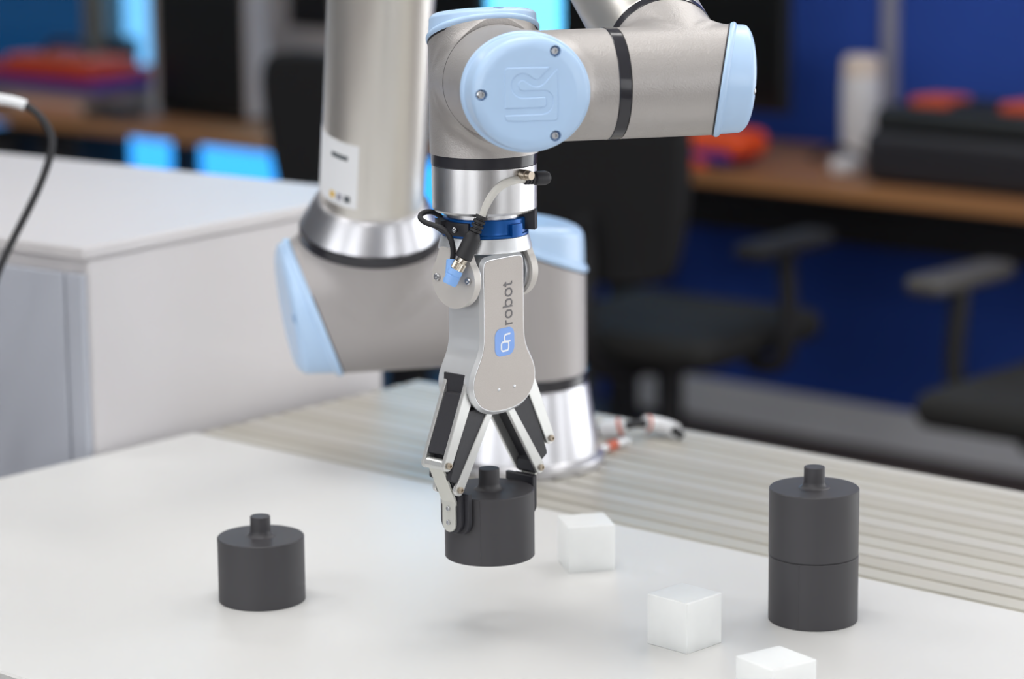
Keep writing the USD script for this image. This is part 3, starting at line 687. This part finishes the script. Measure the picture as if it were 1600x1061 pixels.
# tagged leads lying on the bed behind the robot's foot
ld = Thing("tagged_lead", "black lead with white paper tags lying on the ribbed bed right of the robot's foot", "cable", (-1.60, 1.955, PZ))
gz = lambda x, y, h=0.0: np.r_[ground(x, y, PZ), PZ + h] if False else np.r_[(EYE + ray(x, y) * ((PZ + h - EYE[2]) / ray(x, y)[2]))[:2], PZ + h]
lpath = spline([gz(905, 668, 0.004), gz(940, 672, 0.006), gz(968, 668, 0.010), gz(995, 662, 0.013), gz(1025, 664, 0.010), gz(1052, 672, 0.008), gz(1064, 681, 0.005)], 60)
ld.add("wire", tube(lpath, 0.004), "black_rubber")
LL = np.r_[0, np.cumsum(np.linalg.norm(np.diff(lpath, axis=0), axis=1))]
def lat(x, y, h): return LL[np.argmin(np.linalg.norm(lpath - gz(x, y, h), axis=1))]
a1 = lat(958, 669, 0.009)
ld.add("tag", tube(along(lpath, a1 - 0.010, a1 + 0.012), 0.0085), "sticker_white")
a2 = lat(1032, 666, 0.009)
ld.add("tag", tube(along(lpath, a2 - 0.016, a2 + 0.018), 0.0078), "sticker_white")
ld.add("band", tube(along(lpath, a2 - 0.0145, a2 - 0.0115), 0.0081), "label_red")
ld.add("band", tube(along(lpath, a1 + 0.006, a1 + 0.009), 0.0088), "label_red")
l2 = Thing("tagged_lead", "short pale lead with a reddish tag on the bed close against the robot's foot", "cable", (-1.60, 1.90, PZ))
lp2 = spline([gz(915, 705, 0.004), gz(945, 700, 0.004), gz(968, 692, 0.004), gz(985, 690, 0.004)], 30)
l2.add("wire", tube(lp2, 0.0035), "sticker_white")
l2.add("band", tube(lp2[12:20], 0.0046), "label_red")

# ================================================================== desks along the wall
def desk(label, x0, x1, y0, y1, z, tray, legs):
    d = Thing("desk", label, "desk", ((x0 + x1) / 2, (y0 + y1) / 2, 0))
    d.add("desktop", box(x0, x1, y0, y1, z - 0.028, z, 0.002), "desk_wood")
    d.add("front_edging", box(x0, x1, y0 - 0.003, y0 - 0.0002, z - 0.028, z), "desk_edge")
    for x in legs:
        d.add("leg", join(box(x - 0.03, x + 0.03, y0 + 0.28, y0 + 0.34, 0.03, z - 0.03, 0.004), box(x - 0.03, x + 0.03, y0 + 0.05, y1 - 0.05, 0, 0.03, 0.004)), "desk_steel")
    d.add("cable_tray", box(x0 + 0.3, x1 - 0.3, y1 - 0.20, y1 - 0.06, z - tray, z - 0.05, 0.004), "desk_steel")
    return d
DZ = 0.738
desk("long wooden-topped desk against the window wall at left", -8.6, -4.56, 4.62, 5.42, DZ, 0.115, (-8.35, -5.60, -4.8))
desk("wooden-topped desk against the blue wall at right", -4.50, -1.6, 4.85, 5.42, DZ, 0.20, (-4.25, -1.85))

# ================================================================== things on the left desk
t = Thing("display_panel", "tall black display panel with pale grey edges on the left desk", "display", (-5.45, 4.90, DZ))
t.add("front_panel", box(-5.628, -5.2765, 4.86, 4.93, DZ + 0.012, DZ + 0.52, 0.004), "screen_black")
for a, b in ((-5.648, -5.629), (-5.275, -5.262)):
    t.add("edge_panel", box(a, b, 4.855, 4.935, DZ + 0.012, DZ + 0.53, 0.002), "bezel_grey")
t.add("foot", box(-5.60, -5.30, 4.84, 5.02, DZ, DZ + 0.0115, 0.003), "screen_black")

def monitor(label, x0, x1, y, z0, z1, frame, face=None, stand=True, cat="monitor"):
    m = Thing("monitor", label, cat, ((x0 + x1) / 2, y + 0.06, DZ))
    m.add("housing", box(x0, x1, y, y + 0.035, z0, z1, 0.005), frame)
    if face: m.add("screen", box(x0 + face[0], x1 - face[-1], y - 0.002, y + 0.002, z0 + face[1], z1 - face[-1]), "screen_black")
    xc = (x0 + x1) / 2
    m.add("stand", box(xc - 0.035, xc + 0.035, y + 0.036, y + 0.06, DZ + 0.012, (z0 + z1) / 2, 0.003), frame)
    m.add("foot", box(xc - 0.12, xc + 0.12, y - 0.03, y + 0.15, DZ, DZ + 0.012, 0.003), frame)
    return m
monitor("grey-framed monitor on the left desk, right of the tall black display panel", -5.685, -5.315, 5.25, 0.845, 1.26, "bezel_grey", (0.168, 0.108, 0.03))
monitor("black monitor standing behind the robot's wrist, in front of the blue window", -4.62, -4.28, 5.22, 0.99, 1.30, "monitor_black", (0.012, 0.02, 0.012)) if False else None
b = Thing("carton", "pale orange-printed carton at the bottom of the pile on the left desk", "box", (-5.93, 4.80, DZ))
b.add("body", box(-6.10, -5.76, 4.72, 4.95, DZ, DZ + 0.058, 0.003), "carton_pale")
b.add("printed_band", box(-6.03, -5.80, 4.7185, 4.7198, DZ + 0.006, DZ + 0.026), "carton_orange")
b = Thing("folder", "thick purple folder lying on the pale carton on the left desk", "folder", (-5.92, 4.80, DZ + 0.0582))
b.add("cover", box(-6.16, -5.70, 4.70, 4.96, DZ + 0.0584, DZ + 0.088, 0.004), "purple")
b = Thing("folder", "red folder on top of the purple one in the left desk's pile", "folder", (-5.98, 4.80, DZ + 0.0885))
b.add("cover", box(-6.20, -5.74, 4.71, 4.95, DZ + 0.0885, DZ + 0.118, 0.004), "red")
b = Thing("tool_pouch", "orange tool pouch with a black handle on top of the left desk's pile", "pouch", (-5.95, 4.82, DZ + 0.1185))
def soft(x0, x1, y0, y1, z0, z1, r): 
    return m3.Manifold.hull(m3.Manifold.batch_hull([m3.Manifold.sphere(r, 16).translate((x, y, z)) for x in (x0 + r, x1 - r) for y in (y0 + r, y1 - r) for z in (z0 + r, z1 - r)]))
b.add("body", soft(-6.12, -5.78, 4.73, 4.92, DZ + 0.1185, DZ + 0.143, 0.012), "dark_orange")
b.add("handle", tube(spline([(-6.05, 4.82, DZ + 0.138), (-6.02, 4.82, DZ + 0.172), (-5.95, 4.82, DZ + 0.18), (-5.88, 4.82, DZ + 0.172), (-5.86, 4.82, DZ + 0.138)], 30), 0.011), "black_rubber")
b = Thing("paper_bag", "crumpled pinkish paper bag right of the pile on the left desk", "bag", (-5.62, 4.86, DZ))
pb = trimesh.creation.icosphere(4, 1.0); pv = np.array(pb.vertices)
pv = pv * (1 + 0.16 * (meshkit.fbm(pv * 3.1, 3, 2) - 0.5)[:, None]) * [0.085, 0.07, 0.052]; pv[:, 2] = np.maximum(pv[:, 2], -0.045) + 0.045
b.add("body", (pv * [0.8, 0.8, 0.9] + [-5.745, 5.05, DZ], np.array(pb.faces)), "carton_orange", smooth=25)
b = Thing("small_box", "small black box at the front of the left desk, before the paper bag", "box", (-5.66, 4.72, DZ))
b.add("body", box(-5.74, -5.585, 4.69, 4.78, DZ, DZ + 0.030, 0.004), "black_plastic")
b = Thing("drink_cup", "dark travel cup standing behind the pile on the left desk", "cup", (-6.10, 5.15, DZ))
b.add("body", lathe([(0, 0), (0.04, 0), (0.055, 0.14), (0.05, 0.145), (0, 0.145)], (-6.06, 5.10, DZ), UP, 40), "monitor_black")
b.add("lid", lathe([(0, 0.145), (0.056, 0.145), (0.056, 0.155), (0.045, 0.165), (0, 0.165)], (-6.06, 5.10, DZ), UP, 40), "black_rubber")

# ================================================================== things on the right desk
monitor("large black monitor against the blue wall, behind the robot's right joint cap", -4.42, -3.735, 5.12, 0.845, 1.24, "monitor_black", (0.012, 0.02, 0.012))
monitor("black monitor high behind the pale blue top cap of the robot's wrist", -5.30, -4.825, 5.28, 0.94, 1.30, "monitor_black", (0.012, 0.02, 0.012))
bt = np.array([-3.575, 5.20, DZ])
b = Thing("water_bottle", "tall white bottle with a cream cap on the right desk", "bottle", bt)
b.add("body", lathe([(0, 0), (0.038, 0), (0.042, 0.004), (0.0445, 0.05), (0.046, 0.10), (0.046, 0.185), (0.044, 0.20), (0, 0.20)], bt, UP, 48), "bottle_white")
b.add("cap", lathe([(0, 0.2005), (0.0435, 0.2005), (0.0445, 0.203), (0.0445, 0.228), (0.041, 0.240), (0.034, 0.246), (0, 0.246)], bt, UP, 48), "bottle_cream")
b = Thing("power_adapter", "white power adapter on the right desk just before the white bottle", "adapter", (-3.53, 5.04, DZ))
b.add("body", box(-3.525, -3.47, 5.00, 5.06, DZ, DZ + 0.034, 0.008), "bottle_white")
b = Thing("desk_cable", "black cable looping past the foot of the white bottle", "cable", (-3.55, 5.1, DZ))
b.add("wire", tube(spline([(-3.70, 5.18, DZ + 0.0075), (-3.62, 5.115, DZ + 0.030), (-3.555, 5.09, DZ + 0.046), (-3.50, 5.09, DZ + 0.03), (-3.46, 5.10, DZ + 0.012), (-3.43, 5.14, DZ + 0.0075)], 40), 0.007), "black_rubber")
b = Thing("tool_case", "black moulded case with orange latches on the right desk", "case", (-3.15, 5.02, DZ))
b.add("tray", soft(-3.385, -2.93, 4.92, 5.22, DZ, DZ + 0.12, 0.03), "black_plastic")
b.add("lid", soft(-3.37, -2.945, 4.93, 5.21, DZ + 0.10, DZ + 0.172, 0.03), "monitor_black")
for x in (-3.245, -3.02):
    b.add("latch", soft(x - 0.055, x + 0.04, 4.98, 5.08, DZ + 0.155, DZ + 0.190, 0.008), "dark_orange", label="orange latch")
b.add("handle", box(-3.195, -3.07, 4.985, 5.03, DZ + 0.165, DZ + 0.184, 0.006), "black_rubber")
b = Thing("hand_tool", "orange and purple plastic tool under the robot's right joint cap, on the desk", "tool", (-3.83, 4.95, DZ))
b.add("body", soft(-3.975, -3.70, 4.90, 5.03, DZ + 0.022, DZ + 0.085, 0.028), "orange")
b.add("grip", soft(-3.93, -3.73, 4.895, 5.02, DZ + 0.010, DZ + 0.040, 0.010), "purple")
b.add("base", soft(-3.92, -3.79, 4.885, 5.00, DZ, DZ + 0.022, 0.008), "orange")

# ================================================================== office chairs
def office_chair(label, at, rot, arm):
    c = Thing("office_chair", label, "chair", at, "black office chairs", rot)
    o = np.array(at, float)
    L = lambda m: (lambda v, f, _: (v + o, f))(*meshkit.arrays(m))
    c.add("seat", L(soft(-0.245, 0.245, -0.235, 0.235, 0.43, 0.50, 0.034)), "chair_seat")
    # backrest: wider at the shoulders, curved
    out = chaikin([(-0.15, 0.60), (0.15, 0.60), (0.185, 0.66), (0.215, 0.80), (0.225, 0.95), (0.20, 1.01), (0.12, 1.03), (-0.12, 1.03), (-0.20, 1.01), (-0.225, 0.95), (-0.215, 0.80), (-0.185, 0.66)], 3)
    v, f, _ = meshkit.arrays(slab(out, -0.022, 0.022, 0.012))
    bv = np.c_[v[:, 0], -0.25 - v[:, 2] + 0.5 * v[:, 0] ** 2 - 0.10 * (v[:, 1] - 0.6), v[:, 1]]
    c.add("backrest", (bv + o, f[:, ::-1]), "chair_black")
    c.add("back_bracket", L(tube(spline([(0, -0.05, 0.41), (0, -0.22, 0.415), (0, -0.30, 0.47), (0, -0.305, 0.60), (0, -0.31, 0.74)], 24), 0.024)), "chair_plastic")
    for s in (-1, 1):
        a = c.add("armrest", L(soft(s * 0.29 - 0.04, s * 0.29 + 0.04, -0.15, 0.13, 0.655, 0.69, 0.016)), arm)
        c.add("arm_post", L(tube(spline([(s * 0.20, 0.0, 0.42), (s * 0.275, 0.0, 0.43), (s * 0.295, 0.0, 0.50), (s * 0.292, -0.01, 0.66)], 24), 0.020)), "chair_plastic", parent=a)
    c.add("mechanism", L(box(-0.09, 0.09, -0.12, 0.11, 0.385, 0.432, 0.01)), "chair_plastic")
    c.add("gas_column", L(cyl((0, 0, 0.10), (0, 0, 0.39), 0.028)), "chair_plastic")
    for k in range(5):
        t = k * 2 * math.pi / 5 + 0.3; d = np.array([math.cos(t), math.sin(t), 0])
        g = c.add("base_leg", L(m3.Manifold.batch_hull([m3.Manifold.sphere(0.026, 16).translate((0, 0, 0.115)), m3.Manifold.sphere(0.017, 16).translate(tuple((d * 0.30 + [0, 0, 0.075]).tolist()))])), "chair_plastic")
        w = np.array([-d[1], d[0], 0])
        c.add("caster", L(cyl(d * 0.30 - w * 0.022 + [0, 0, 0.029], d * 0.30 + w * 0.022 + [0, 0, 0.029], 0.029)), "chair_plastic", parent=g)
    return c
ch = office_chair("black office chair facing the right desk, between the robot's foot and the blue wall", (-3.545, 4.46, 0), 4, "chair_black")
copy_of(ch, "office_chair", "black office chair with its back just left of the robot's upper arm", "chair", (-4.30, 4.48, 0), 2, "black office chairs")
office_chair("black office chair with dark grey armrests at the right edge, turned towards the machine bed", (-2.48, 4.36, 0), 180, "chair_arm")
pd = Thing("drawer_pedestal", "narrow black drawer unit under the left desk, below the pile of folders", "drawers", (-5.86, 4.80, 0))
pd.add("carcass", box(-5.95, -5.77, 4.70, 4.88, 0.03, 0.69, 0.003), "chair_plastic")
for k in range(3):
    q = pd.add("drawer", box(-5.945, -5.775, 4.682, 4.699, 0.05 + 0.213 * k, 0.255 + 0.213 * k, 0.003), "desk_steel")
    pd.add("handle", box(-5.90, -5.82, 4.672, 4.681, 0.18 + 0.213 * k, 0.192 + 0.213 * k, 0.002), "chair_arm", parent=q)
for x in (-5.92, -5.80):
    for y in (4.74, 4.84):
        pd.add("caster", cyl((x - 0.01, y, 0.015), (x + 0.01, y, 0.015), 0.015, 20), "black_rubber")
bn = Thing("waste_bin", "black waste bin under the far left end of the left desk", "bin", (-6.33, 4.90, 0))
bn.add("body", lathe([(0, 0), (0.10, 0), (0.135, 0.62), (0.14, 0.625), (0.14, 0.64), (0.128, 0.64), (0.095, 0.02), (0, 0.02)], (-6.33, 4.90, 0), UP, 48), "chair_plastic")
